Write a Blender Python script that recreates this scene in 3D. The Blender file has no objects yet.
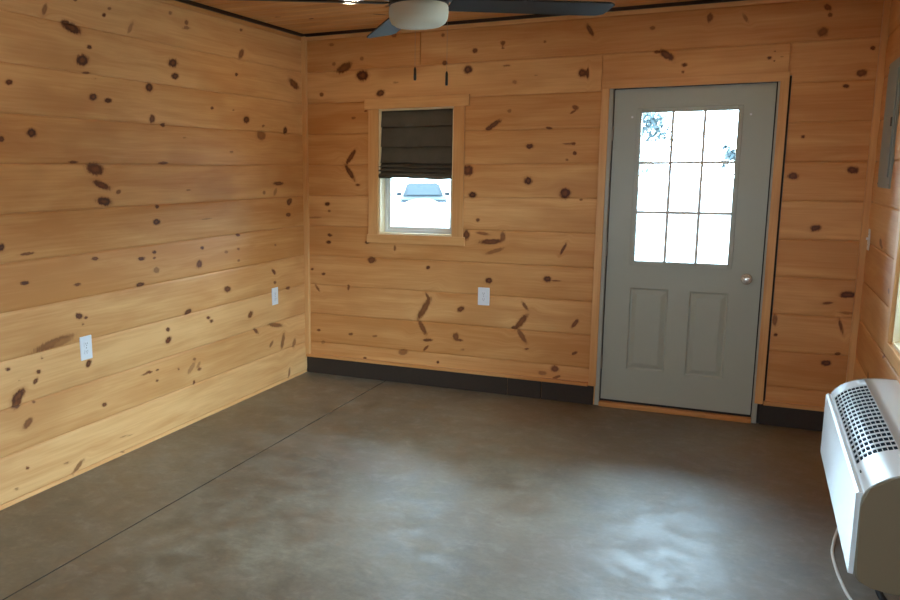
import bpy, bmesh, math, random
from mathutils import Vector, Matrix
random.seed(7)
C = bpy.context.scene.collection
PI = math.pi
R = math.radians

# ------------------------------------------------------------------ camera
FPX, YAW, PITCH, ROLL = 822.96, 0.451342, -0.170626, -0.004251
CAM = Vector((3.10439, -5.57324, 1.57950)); SX, SY = -97.108, 11.481
_c, _s, _p, _q = math.cos(YAW), math.sin(YAW), math.cos(PITCH), math.sin(PITCH)
FW = Vector((-_s*_p, _c*_p, _q)); R0 = Vector((_c, _s, 0)); U0 = R0.cross(FW)
RT = math.cos(ROLL)*R0 + math.sin(ROLL)*U0
UP = -math.sin(ROLL)*R0 + math.cos(ROLL)*U0
cd = bpy.data.cameras.new('camera'); cam = bpy.data.objects.new('camera', cd); C.objects.link(cam)
cam.matrix_world = Matrix(((RT.x, UP.x, -FW.x, CAM.x), (RT.y, UP.y, -FW.y, CAM.y), (RT.z, UP.z, -FW.z, CAM.z), (0, 0, 0, 1)))
cd.sensor_width = 36; cd.lens = FPX*36/900
cd.shift_x = -SX/900; cd.shift_y = SY/900
cd.clip_start = .02; cd.clip_end = 400
bpy.context.scene.camera = cam

def at(x, y, ax, val):                     # a measured point of the photograph on a wall plane
    d = FW + RT*((x-450-SX)/FPX) - UP*((y-300-SY)/FPX)
    return CAM + d*((val-CAM[ax])/d[ax])

W, H, YR = 3.706, 2.570, -6.6              # right wall, ceiling, rear wall
PITCHB, Z0 = .2275, .0200                  # board pitch on the walls

# ------------------------------------------------------------------ node helpers
def nmat(name):
    m = bpy.data.materials.new(name); m.use_nodes = True
    nt = m.node_tree; nt.nodes.clear()
    out = nt.nodes.new('ShaderNodeOutputMaterial')
    b = nt.nodes.new('ShaderNodeBsdfPrincipled')
    nt.links.new(b.outputs[0], out.inputs[0])
    return m, nt, b
def N(nt, kind, **kw):
    n = nt.nodes.new('ShaderNode'+kind)
    for k, v in kw.items():
        if k.startswith('i_'):
            key = k[2:]; key = int(key) if key.isdigit() else key
            n.inputs[key].default_value = v
        else: setattr(n, k, v)
    return n
def ramp(nt, fac, stops, interp='LINEAR'):
    r = N(nt, 'ValToRGB'); cr = r.color_ramp; cr.interpolation = interp
    while len(cr.elements) > len(stops): cr.elements.remove(cr.elements[-1])
    while len(cr.elements) < len(stops): cr.elements.new(.5)
    for e, (p, c) in zip(cr.elements, stops):
        e.position = p; e.color = (*c, 1) if len(c) == 3 else c
    nt.links.new(fac, r.inputs[0]); return r.outputs[0]
def math_(nt, op, a, b=None, c=None, clamp=False):
    n = N(nt, 'Math', operation=op, use_clamp=clamp)
    for i, v in enumerate((a, b, c)):
        if v is None: continue
        if isinstance(v, (int, float)): n.inputs[i].default_value = v
        else: nt.links.new(v, n.inputs[i])
    return n.outputs[0]
def mixc(nt, fac, a, b, mode='MIX'):
    n = N(nt, 'Mix', data_type='RGBA', blend_type=mode)
    for i, v in ((0, fac), (6, a), (7, b)):
        if isinstance(v, (int, float)): n.inputs[i].default_value = v
        elif isinstance(v, tuple): n.inputs[i].default_value = (*v, 1)
        else: nt.links.new(v, n.inputs[i])
    return n.outputs[2]
def combine(nt, x, y, z):
    n = N(nt, 'CombineXYZ')
    for i, v in enumerate((x, y, z)):
        if isinstance(v, (int, float)): n.inputs[i].default_value = v
        else: nt.links.new(v, n.inputs[i])
    return n.outputs[0]
def noise(nt, vec, scale=5, detail=2, rough=.5, dist=0, out=0):
    n = N(nt, 'TexNoise'); n.inputs['Scale'].default_value = scale
    n.inputs['Detail'].default_value = detail; n.inputs['Roughness'].default_value = rough
    n.inputs['Distortion'].default_value = dist
    nt.links.new(vec, n.inputs['Vector']); return n.outputs[out]
def mrange(nt, v, a, b, c=0., d=1., smooth=True):
    n = N(nt, 'MapRange', interpolation_type='SMOOTHSTEP' if smooth else 'LINEAR')
    nt.links.new(v, n.inputs[0])
    for i, x in zip((1, 2, 3, 4), (a, b, c, d)): n.inputs[i].default_value = x
    return n.outputs[0]

PINE_L = (.77, .44, .180); PINE_D = (.56, .24, .068)
def pine_nodes(nt, b, u, v, tone, knot=None, kd=None, rough=.42):
    """grain along u, across v (metres); tone 0..1 board colour; knot = distance field"""
    off = math_(nt, 'MULTIPLY', tone, 17.3)
    g1 = noise(nt, combine(nt, math_(nt, 'MULTIPLY', u, 1.1), math_(nt, 'MULTIPLY', v, 9), off), 1.0, 4, .55, .6)
    g2 = noise(nt, combine(nt, math_(nt, 'MULTIPLY', u, 2.5), math_(nt, 'MULTIPLY', v, 75), off), 1.0, 3, .6, .3)
    g3 = noise(nt, combine(nt, math_(nt, 'MULTIPLY', u, 1.6), math_(nt, 'MULTIPLY', v, 3.0), off), 1.0, 2, .5, 0)
    f = math_(nt, 'ADD', math_(nt, 'MULTIPLY', g1, .75), math_(nt, 'MULTIPLY', g2, .34))
    f = math_(nt, 'ADD', f, math_(nt, 'MULTIPLY', math_(nt, 'SUBTRACT', tone, .5), .28))
    col = ramp(nt, f, [(.30, PINE_L), (.50, tuple((x+y)/2 for x, y in zip(PINE_L, PINE_D))), (.72, PINE_D)])
    col = mixc(nt, mrange(nt, g3, .50, .72, 0, .5), col, (.50, .22, .065))
    if knot is not None:
        wob = noise(nt, combine(nt, math_(nt, 'MULTIPLY', u, 60), math_(nt, 'MULTIPLY', v, 60), off), 1.0, 3, .6)
        d = math_(nt, 'ADD', knot, math_(nt, 'MULTIPLY', math_(nt, 'SUBTRACT', wob, .5), 1.1))
        halo = math_(nt, 'MULTIPLY', mrange(nt, d, 2.0, 1.0, 0, .5), kd)
        col = mixc(nt, halo, col, (.42, .17, .045))
        m0 = mrange(nt, d, 1.42, .80)
        col = mixc(nt, math_(nt, 'MULTIPLY', m0, math_(nt, 'MULTIPLY', kd, 1.4, clamp=True)), col, (.27, .090, .022))
        core = math_(nt, 'MULTIPLY', m0, math_(nt, 'MULTIPLY', math_(nt, 'POWER', kd, 1.6), 1.15), clamp=True)
        kc = ramp(nt, d, [(0., (.20, .066, .017)), (.45, (.15, .044, .011)), (.62, (.085, .022, .006)), (.95, (.075, .019, .005)), (1., (.20, .065, .016))])
        col = mixc(nt, core, col, kc)
    nt.links.new(col, b.inputs['Base Color'])
    b.inputs['Roughness'].default_value = rough
    b.inputs['Specular IOR Level'].default_value = .38
    bm = N(nt, 'Bump'); bm.inputs['Strength'].default_value = .12; bm.inputs['Distance'].default_value = .002
    nt.links.new(f, bm.inputs['Height']); nt.links.new(bm.outputs[0], b.inputs['Normal'])

def attr(nt, name):
    a = N(nt, 'Attribute', attribute_name=name); return a.outputs['Fac']
def board_mat(name, rough=.42):
    m, nt, b = nmat(name)
    pine_nodes(nt, b, attr(nt, 'gu'), attr(nt, 'gv'), attr(nt, 'tone'), attr(nt, 'knot'), attr(nt, 'kdark'), .52)
    return m
def trim_mat(name, axis, tone=.35, k=1.0):
    """pine trim: grain along object axis"""
    m, nt, b = nmat(name)
    tc = N(nt, 'TexCoord'); sp = N(nt, 'SeparateXYZ'); nt.links.new(tc.outputs['Object'], sp.inputs[0])
    ax = 'XYZ'.index(axis); o = [i for i in range(3) if i != ax]
    v = math_(nt, 'ADD', sp.outputs[o[0]], sp.outputs[o[1]])
    t = N(nt, 'Value'); t.outputs[0].default_value = tone
    pine_nodes(nt, b, sp.outputs[ax], v, t.outputs[0])
    return m
def plain(name, col, rough=.5, metal=0, spec=.5, bump=0, bscale=200, var=0):
    m, nt, b = nmat(name)
    tc = N(nt, 'TexCoord')
    n = noise(nt, tc.outputs['Object'], bscale, 3)
    c = mixc(nt, n, tuple(x*(1-var) for x in col), tuple(min(1, x*(1+var)) for x in col))
    nt.links.new(c, b.inputs['Base Color'])
    b.inputs['Roughness'].default_value = rough; b.inputs['Metallic'].default_value = metal
    b.inputs['Specular IOR Level'].default_value = spec
    if bump:
        bp = N(nt, 'Bump'); bp.inputs['Strength'].default_value = bump; bp.inputs['Distance'].default_value = .002
        nt.links.new(n, bp.inputs['Height']); nt.links.new(bp.outputs[0], b.inputs['Normal'])
    return m
def emit(name, col, strength):
    m, nt, b = nmat(name)
    b.inputs['Base Color'].default_value = (.8, .8, .8, 1)
    b.inputs['Emission Color'].default_value = (*col, 1); b.inputs['Emission Strength'].default_value = strength
    return m
def glass_mat(name, tint=(.93, .97, .97)):
    m = bpy.data.materials.new(name); m.use_nodes = True; nt = m.node_tree; nt.nodes.clear()
    out = nt.nodes.new('ShaderNodeOutputMaterial')
    tr = N(nt, 'BsdfTransparent'); tr.inputs[0].default_value = (*tint, 1)
    gl = N(nt, 'BsdfGlossy'); gl.inputs['Roughness'].default_value = .02
    fr = N(nt, 'Fresnel'); fr.inputs[0].default_value = 1.45
    mx = N(nt, 'MixShader'); nt.links.new(fr.outputs[0], mx.inputs[0])
    nt.links.new(tr.outputs[0], mx.inputs[1]); nt.links.new(gl.outputs[0], mx.inputs[2]); nt.links.new(mx.outputs[0], out.inputs[0])
    return m

M = {}
M['board'] = board_mat('knotty pine boards')
M['trim_z'] = trim_mat('pine trim upright', 'Z', .05)
M['trim_x'] = trim_mat('pine trim level', 'X', .08)
M['trim_y'] = trim_mat('pine trim along side wall', 'Y', .25)
M['reveal'] = plain('pine reveal with daylight tint', (.82, .68, .44), .5, var=.06, bscale=20)  # incoming sky light put into the colour, paler than the other pine
M['ledge'] = trim_mat('darker pine ledge', 'X', .95)
M['sheath'] = plain('outer sheathing', (.35, .33, .30), .8, var=.1)
M['dark_trim'] = plain('dark brown ceiling strip', (.022, .010, .006), .5, var=.2)
M['base'] = plain('dark brown painted block', (.032, .020, .013), .6, bump=.5, bscale=60, var=.25)
M['door'] = plain('grey green painted steel door', (.40, .43, .38), .38, var=.02, bscale=30, bump=.05)
M['jamb'] = plain('grey painted jamb', (.42, .42, .37), .5, var=.03)
M['seal'] = plain('black weather seal', (.015, .013, .012), .7)
M['chrome'] = plain('brushed nickel', (.80, .80, .79), .2, .7)
M['steel'] = plain('dull hinge steel', (.35, .32, .27), .4, 1)
M['vinyl'] = plain('white vinyl', (.78, .80, .80), .35)
M['plate'] = plain('white plastic plate', (.78, .80, .84), .3)
M['slot'] = plain('dark slot', (.05, .05, .05), .6)
M['panel'] = plain('grey enamelled steel', (.235, .275, .265), .4, var=.04)
M['latch'] = plain('black latch', (.03, .03, .03), .4)
M['ac'] = plain('white appliance plastic', (.72, .76, .78), .26, spec=.6)
M['ac_end'] = plain('darker tan matt end panel', (.17, .14, .09), .5)  # end caps coloured darker than the white housing
M['ac_dark'] = plain('dark inside of grille', (.006, .016, .028), .9, spec=.05)
M['cord'] = plain('white cable sheath', (.72, .72, .68), .45)
M['hose'] = plain('black rubber hose', (.02, .02, .022), .5)
M['fan_dark'] = plain('dark bronze fan metal', (.020, .016, .013), .35, .3)
M['blade'] = plain('dark brown fan blade', (.012, .010, .009), .55, spec=.12, var=.3, bscale=14)
M['opal'] = plain('frosted opal glass', (.56, .52, .41), .6, spec=.25)
M['glass'] = glass_mat('window glass')
M['grille'] = plain('white glazing bars', (.75, .77, .76), .5)

# roman shade fabric
def shade_mat():
    m, nt, b = nmat('dark brown woven shade fabric')
    tc = N(nt, 'TexCoord')
    n1 = noise(nt, tc.outputs['Object'], 350, 2)
    n2 = noise(nt, tc.outputs['Object'], 12, 3)
    f = math_(nt, 'ADD', math_(nt, 'MULTIPLY', n1, .6), math_(nt, 'MULTIPLY', n2, .4))
    nt.links.new(ramp(nt, f, [(.3, (.062, .053, .038)), (.7, (.105, .092, .070))]), b.inputs['Base Color'])
    b.inputs['Roughness'].default_value = .85
    return m
M['fabric'] = shade_mat()

# polished, stained concrete
def floor_mat():
    m, nt, b = nmat('polished stained concrete')
    tc = N(nt, 'TexCoord'); P = tc.outputs['Object']
    big = noise(nt, P, .9, 5, .6, .3); mid = noise(nt, P, 5.5, 7, .68, .25); fine = noise(nt, P, 38, 4, .7)
    f = math_(nt, 'ADD', math_(nt, 'ADD', math_(nt, 'MULTIPLY', big, .42), math_(nt, 'MULTIPLY', mid, .42)), math_(nt, 'MULTIPLY', fine, .18))
    col = ramp(nt, f, [(.35, (.055, .038, .020)), (.46, (.098, .074, .042)), (.54, (.140, .114, .070)), (.65, (.215, .185, .125))])
    warm = noise(nt, P, 1.6, 6, .65, .3)
    col = mixc(nt, mrange(nt, warm, .42, .68, 0, .6), col, (.150, .092, .042))
    blot = noise(nt, P, 9, 6, .7, .4)
    col = mixc(nt, mrange(nt, blot, .50, .72, 0, .30), col, (.28, .25, .19))
    nt.links.new(col, b.inputs['Base Color'])
    r = math_(nt, 'ADD', mrange(nt, mid, .35, .7, .54, .66), math_(nt, 'MULTIPLY', mrange(nt, blot, .4, .7), .06))
    nt.links.new(r, b.inputs['Roughness'])
    b.inputs['Specular IOR Level'].default_value = .9
    nt.links.new(mrange(nt, blot, .32, .68, .42, .68), b.inputs['Coat Weight']); b.inputs['Coat IOR'].default_value = 1.5
    nt.links.new(mrange(nt, mid, .38, .62, .38, .52), b.inputs['Coat Roughness'])
    wave = noise(nt, P, 3.2, 3, .5, .6)
    wv2 = noise(nt, P, 11, 3, .55, .5)
    hh = math_(nt, 'ADD', math_(nt, 'ADD', wave, math_(nt, 'MULTIPLY', wv2, .22)), math_(nt, 'MULTIPLY', fine, .03))
    bp = N(nt, 'Bump'); bp.inputs['Strength'].default_value = .4; bp.inputs['Distance'].default_value = .03
    nt.links.new(hh, bp.inputs['Height']); nt.links.new(bp.outputs[0], b.inputs['Normal'])
    return m
M['floor'] = floor_mat()

# ------------------------------------------------------------------ object helpers
def obj(name, bm, mat, parent=None, smooth=False, loc=(0, 0, 0)):
    me = bpy.data.meshes.new(name); bmesh.ops.recalc_face_normals(bm, faces=bm.faces); bm.to_mesh(me); bm.free()
    if smooth:
        for p in me.polygons: p.use_smooth = True
        try: me.set_sharp_from_angle(angle=R(35))
        except Exception: pass
    for mm in (mat if isinstance(mat, (list, tuple)) else [mat]): me.materials.append(mm)
    o = bpy.data.objects.new(name, me); C.objects.link(o)
    if parent: o.parent = parent
    o.location = loc
    return o
def thing(name, label, cat, loc=(0, 0, 0), rotz=0, group=None):
    o = bpy.data.objects.new(name, None); C.objects.link(o); o.location = loc; o.rotation_euler.z = rotz
    o.empty_display_size = .05
    o['label'] = label; o['category'] = cat
    if group: o['group'] = group
    return o
def struct(o): o['kind'] = 'structure'; return o
def box(bm, x0, x1, y0, y1, z0, z1, bev=0, seg=2, mi=0):
    r = bmesh.ops.create_cube(bm, size=1)
    vs = r['verts']
    for v in vs:
        v.co = Vector((x0+(v.co.x+.5)*(x1-x0), y0+(v.co.y+.5)*(y1-y0), z0+(v.co.z+.5)*(z1-z0)))
    fs = list({f for v in vs for f in v.link_faces})
    for f in fs: f.material_index = mi
    if bev:
        es = list({e for v in vs for e in v.link_edges})
        bmesh.ops.bevel(bm, geom=es, offset=bev, segments=seg, affect='EDGES', profile=.5)
def BX(*a, **k):
    bm = bmesh.new(); box(bm, *a, **k); return bm
def lathe(bm, prof, n=48, M4=None, mi=0, closed=False):
    rings = []
    for r, z in prof:
        if r < 1e-6: rings.append([bm.verts.new((0, 0, z))])
        else: rings.append([bm.verts.new((r*math.cos(2*PI*i/n), r*math.sin(2*PI*i/n), z)) for i in range(n)])
    fs = []
    for a, b in zip(rings, rings[1:]):
        for i in range(n):
            j = (i+1) % n
            q = [a[i % len(a)], a[j % len(a)], b[j % len(b)], b[i % len(b)]]
            q = list(dict.fromkeys(q))
            if len(q) >= 3: fs.append(bm.faces.new(q))
    for f in fs: f.material_index = mi
    if M4 is not None:
        for rg in rings:
            for v in rg: v.co = M4 @ v.co
def tube(bm, pts, r, n=10):
    pts = [Vector(p) for p in pts]; rings = []
    up = Vector((0, 0, 1))
    for i, p in enumerate(pts):
        t = (pts[min(i+1, len(pts)-1)]-pts[max(i-1, 0)]).normalized()
        a = t.cross(up)
        if a.length < .1: a = t.cross(Vector((1, 0, 0)))
        a.normalize(); b = t.cross(a)
        rings.append([bm.verts.new(p+a*r*math.cos(2*PI*k/n)+b*r*math.sin(2*PI*k/n)) for k in range(n)])
    for A, B in zip(rings, rings[1:]):
        for k in range(n): bm.faces.new((A[k], A[(k+1) % n], B[(k+1) % n], B[k]))
    bm.faces.new(rings[0]); bm.faces.new(rings[-1][::-1])
def spline(pts, n=8):
    P = [Vector(p) for p in pts]; P = [P[0]*2-P[1]]+P+[P[-1]*2-P[-2]]; out = []
    for i in range(1, len(P)-2):
        for k in range(n):
            t = k/n; a, b, c, d = P[i-1:i+3]
            out.append(.5*((2*b)+(-a+c)*t+(2*a-5*b+4*c-d)*t*t+(-a+3*b-3*c+d)*t**3))
    out.append(P[-2]); return out
def prism(bm, poly, axis, a0, a1, mi=0):
    """poly in the two other axes (cyclic order x,y,z without axis)"""
    o = [i for i in range(3) if i != axis]
    def mk(p, a):
        v = [0, 0, 0]; v[o[0]], v[o[1]] = p; v[axis] = a; return bm.verts.new(v)
    A = [mk(p, a0) for p in poly]; B = [mk(p, a1) for p in poly]
    fs = [bm.faces.new(A), bm.faces.new(B[::-1])]
    for i in range(len(poly)):
        j = (i+1) % len(poly); fs.append(bm.faces.new((A[i], B[i], B[j], A[j])))
    for f in fs: f.material_index = mi
    return fs

# ------------------------------------------------------------------ knots (measured on the photograph, placed on the walls)
# x, y, half width, half height, tilt in degrees, darkness
KL = """44,10,2.5,6,15,.45;71,27.5,10,4.5,30,.9;66,23,5,2,30,.8;88.7,47,2.6,2,20,.9;82,60.3,5.8,5.6,0,1;8.7,82,3.6,2.8,0,.85;92.5,97,4,3.4,0,.9;86.7,72.8,4,1.2,5,.6
103.5,15,2.1,2,0,.8;109,8.5,2,1.6,0,.5;130,28,2,6,20,.3;75,0,2,1.5,0,.6;95,79,1.5,1,0,.5;107.5,100.5,3.8,2.4,0,.9;149,87.5,3.4,4.4,0,.9;172.5,63,4.4,4.2,20,.95;174.7,76,3.3,3.2,0,.9
186,22.5,1.8,2.6,0,.5;186,28,4,1.5,0,.4;241,54,2.4,5,15,.55;240.8,30,1.5,1.5,0,.5;236,74.5,1.7,1.7,0,.9;293.5,84,6.5,3,50,.7;170,13,2,2,0,.4;31,133,5,4.4,10,.95;1,139,3,3,0,.8
73,162,5,1.3,0,.7;95,169,8.5,6,15,.75;101,185,9,3.4,25,.75;118,192,3,2,-20,.5;104,201.5,7,4.2,10,.95;152,119,2.8,4.2,0,.75;163,125,2.2,2,0,.8;211.7,108,1.7,1.6,0,.75;233,110,1.3,1,0,.5
246,119.7,2.9,3.5,0,.9;263,126,1.6,1.2,0,.5;285,130.5,1.9,3.4,0,.9;261,135.5,4.4,4.6,0,.5;184,138,2,1,0,.3;231,152,2,1.2,0,.4;163,163,5,1.4,0,.65;278,183.5,5,1.9,0,.75;188,190,2.5,1,0,.4
264,192.5,1.5,2,0,.4;275,192,1.4,4,15,.3;290.5,199.5,1.5,1.3,0,.7;1,247.5,3,4,0,.9;27,253.7,8,1.6,-8,.6;24,283,5,2,-5,.85;77,284.6,4,1.6,-8,.65;95,258.6,4,1.8,0,.7;141,258.6,4,1.9,-5,.85
140,284.5,4.2,2.1,-10,.85;157,206.7,1.9,1.9,0,.9;156,222,3.4,3,0,.95;154,252,2.1,1.8,0,.85;154,258,1.7,1.3,0,.6;156,270,3,3,0,.4;202,248,1.9,1.8,0,.75;199,264,2.8,3.8,10,.7;226,252,2,1.5,0,.4
238,235,1.9,1.6,0,.75;238,249,1.6,1.2,0,.5;238.5,260.5,1.5,1.2,0,.5;289,202,2.5,3.5,20,.8;288,214.7,2.4,2,0,.75;275,245,1.2,1.2,0,.4;227,289,3.3,2.9,0,.8;273.5,271.7,3.3,1.4,60,.75;274.7,282.5,1.4,1.6,0,.6
288,288,2,1.7,0,.7;207,218.6,7,.9,-8,.3;78.7,316,3.6,3,20,.85;85.5,317.5,2,1.6,0,.75;82.5,324,1.6,1.3,0,.5;54,343,21,4.2,-23,.5;60,342,13,4,-20,.35;41.6,358,1.6,1.3,0,.45;7.5,369.3,2.6,1.8,0,.85
38,371.7,2.4,2,-20,.8;35,381,3.4,2,-60,.75;18.6,380,1.2,1,0,.45;18,396,9,4.4,-52,.85;16.5,404,6,3.8,-52,.7;88,363.5,4,2.4,-60,.85;149,372,2.4,1.5,0,.7;145,374,4.5,1,-20,.5;188,311.7,4.2,2.4,-38,.8
208,317.5,1.8,1.5,0,.85;211,321,1.9,1.6,-30,.75;167.6,329.5,2.1,2,0,.85;168,340,3.6,2.4,-52,.85;250,314.7,3.7,2,-68,.65;275.5,325,6.8,2.1,5,.55;256,331,3.2,1.6,55,.65;194,359,1.8,1.5,0,.5
198,365,4,1.4,-62,.3;191,368,7,2,-58,.3;199,369,2.2,1.5,-30,.6;178,369,1.3,1.2,0,.55;157,370,1.7,1.1,-15,.75;151,372,1.3,1.1,0,.75;156.6,380.5,1.8,1.4,0,.65;194,382.5,1.3,2.2,0,.7
271,344,3.7,1.2,-64,.5;282.5,341,8,1.5,-82,.5;294,343,5,1.5,-80,.45;289,373,5,1,-85,.5;27.5,423,6.8,3,-52,.55;104,404.5,2.6,2,-20,.75;27,468,2.2,1.7,0,.65;66.6,463,4,1.1,-20,.45;77.5,467,9,2,-54,.5
16,489,3,1.3,-20,.4;34,402,1.8,1.5,0,.5;125,436,8,.9,-12,.3;123,452,2,1,0,.35"""
KB = """344,68,9,4,-33,.65;334,64,2,2,0,.4;362.5,75.3,5.6,5.2,0,.95;321.7,94.5,2.2,2.2,0,.55;380.5,93.3,4.2,3,-25,.85;366,111,2,1,0,.6;353.7,118,2.2,1.3,0,.45;370.5,116,2,3.4,20,.6;444.7,63,2.6,2.4,0,.65
430,106,3,1,0,.5;331.6,44.7,3,1.6,0,.35;396,82.5,3,1,0,.3;362,58.7,2,2,0,.35;475,50.7,2.6,2.4,0,.65;503,43,2.4,2.4,0,.55;503,48,1.6,1.4,0,.5;545,41.7,1.6,1.4,0,.45;590,30,7,2.4,62,.65;394,35,3,2.4,0,.5
443,35,2,2,0,.5;468,69.7,4.2,4,0,.95;582.8,73,4.4,4,0,.85;588.4,73.5,1,7,0,.85;506.7,65.8,4,1.2,-5,.45;536,75,2,1,0,.3;514.7,82,2.5,2,0,.3;494,124.5,8.5,2.4,-33,.75;489,128.5,3.5,1.8,-10,.8
509.5,111,2.4,2,0,.35;575.5,107.5,3.4,2.5,30,.55;573,112,3.4,1.2,-30,.55;549,128,3.2,1.3,8,.7;530,146.3,3.9,2.5,0,.85;573.3,143.7,2.4,1.7,0,.7;567,144,5,1,5,.5;574.7,153,2.1,2,0,.75;567,159.7,1.8,1.3,0,.6
468,170.5,5.3,5.3,0,.8;528.3,180.8,4,3.8,0,.95;565,193.3,5.6,5.2,-15,.9;472.5,194.8,4,2.9,0,.95;478,220,2,1.8,0,.65;466.6,235,3,5,0,.75;581,199.7,1.8,1,0,.5;351,157,9,2.2,-57,.7;350,172.5,9,2.2,58,.75
358,185,2.5,1.1,0,.65;327.5,204,2.5,1.9,0,.85;329.5,211,1.6,1.3,0,.5;330,235,2.4,1.6,20,.8;315,217.5,8,1,0,.3;329,242,2.5,1.7,0,.95;367.5,242.3,2.6,1.5,0,.7;395,248,1.2,3,0,.5;371.7,260,4.2,3,0,.7
428.3,267.5,2.1,1.7,0,.85;312.5,269,1.7,1.2,0,.7;323.8,273.8,2,1.3,0,.75;317.5,288,4.6,1.1,55,.55;348.5,287.5,1.2,3.2,0,.55;424,309,12.5,3,-60,.6;428,297,5,1.4,62,.6;422.5,327.5,8.5,2.2,62,.6
319,330,2,1.2,0,.7;351,334,2.6,1.3,0,.6;375,336,2.5,1.2,0,.45;427.5,340,5,1.5,0,.7;426,348,3.6,1.3,-45,.65;403,352,4.6,3,0,.45;438,362,1.3,1.5,0,.95;365,358,1.8,1.3,0,.7;323,342,2,2,0,.3
491,241.7,12,2.6,-3,.75;503,236.6,2.6,5,0,.5;495,251,10,1.8,-18,.4;483,233.5,7,1.6,10,.5;563.3,249,6.5,1.5,-63,.75;489,280.5,3.6,3,0,.9;547.5,279,3.7,3,0,.9;556,280.5,6,.8,3,.6;461,309,3.6,2.6,-30,.75
525,306,5.8,1.6,55,.55;521.5,321.5,9.5,3,-50,.65;514.5,327.5,3,1.6,0,.7;522,336,8.5,2.4,58,.55;575,323.5,5.6,2.1,-52,.65;456,336.6,3,4,0,.6;460,340,3.6,1.3,10,.65;526.6,349,2.6,1,0,.6;574.7,353,3,1.5,-25,.65
555,369,4.2,3,10,.65;542.5,373,4.4,2,10,.4;556.7,377,4.4,1.4,-20,.55;462.5,349.5,2.4,1,0,.3;828,7.5,4,3.2,40,.6;830,15,2.4,2.4,0,.55;823,32,6,4.4,-20,.55;873,48,2.6,2,0,.75;862,73,6,3.8,-15,.65
846,86,3.2,2,0,.75;881,58,1.1,1,0,.7;769.5,58,2.3,1.7,0,.8;774.6,51,1.4,1,0,.6;774,61,1.3,1,0,.7;782,57,2,.8,0,.35;666.7,55,8.5,3.6,35,.75;657,52,3,1.8,0,.6;684.7,65,3,2,0,.75;652.5,28,3,2,0,.45
683,72,1.6,1.6,0,.55;710,18,3,5,10,.55;745.6,18,5.5,2,60,.4;803,136.7,2.3,1.7,0,.75;793,176,5.4,3.4,0,.8;852.8,170,5.7,3.7,0,.8;815.5,228,5.6,3.1,-10,.85;848,294.7,9,3.2,0,.85;827.5,303,6,1.4,-5,.6
846.7,313,9,1.5,5,.35;841,326.7,8.5,1.8,76,.65;837.5,353.7,3,1.9,0,.55;826,363,5.2,2.8,0,.85;775,320,2.4,6,0,.5;775.5,334.6,2,1.9,0,.8"""
KR = """881,242.5,1.2,4,0,.6;882,247,1,2,0,.5;889,340,.8,3,0,.5;884,355,1,4,20,.5;881,38,1,5,0,.5;889.5,291,.8,3,0,.5"""
def knots(src, ax, val, ua):
    out = []
    for t in src.replace('\n', ';').split(';'):
        x, y, a, b, th, d = map(float, t.split(','))
        c, s = math.cos(R(th)), math.sin(R(th))
        P = at(x, y, ax, val); A = at(x+a*c, y+a*s, ax, val)-P; B = at(x-b*s, y+b*c, ax, val)-P
        det = A[ua]*B[2]-A[2]*B[ua]
        inv = (B[2]/det, -B[ua]/det, -A[2]/det, A[ua]/det)
        out.append((P[ua], P[2], inv, d, max(abs(A[ua])+abs(B[ua]), abs(A[2])+abs(B[2]))))
    return out
def rknots(n, u0, u1, z0, z1, rs):
    out = []
    for _ in range(n):
        a = rs.choice([.008, .012, .02, .026])*rs.uniform(.8, 1.2); b = a*rs.uniform(.5, .95)
        if rs.random() < .25: a, b = .055, .013
        th = rs.uniform(-.3, .3) if a < .04 else rs.choice([1, -1])*rs.uniform(.8, 1.2)
        c, s = math.cos(th), math.sin(th)
        out.append((rs.uniform(u0, u1), rs.uniform(z0, z1), (c/a, s/a, -s/b, c/b), rs.uniform(.5, .95), a+b))
    return out

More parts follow.
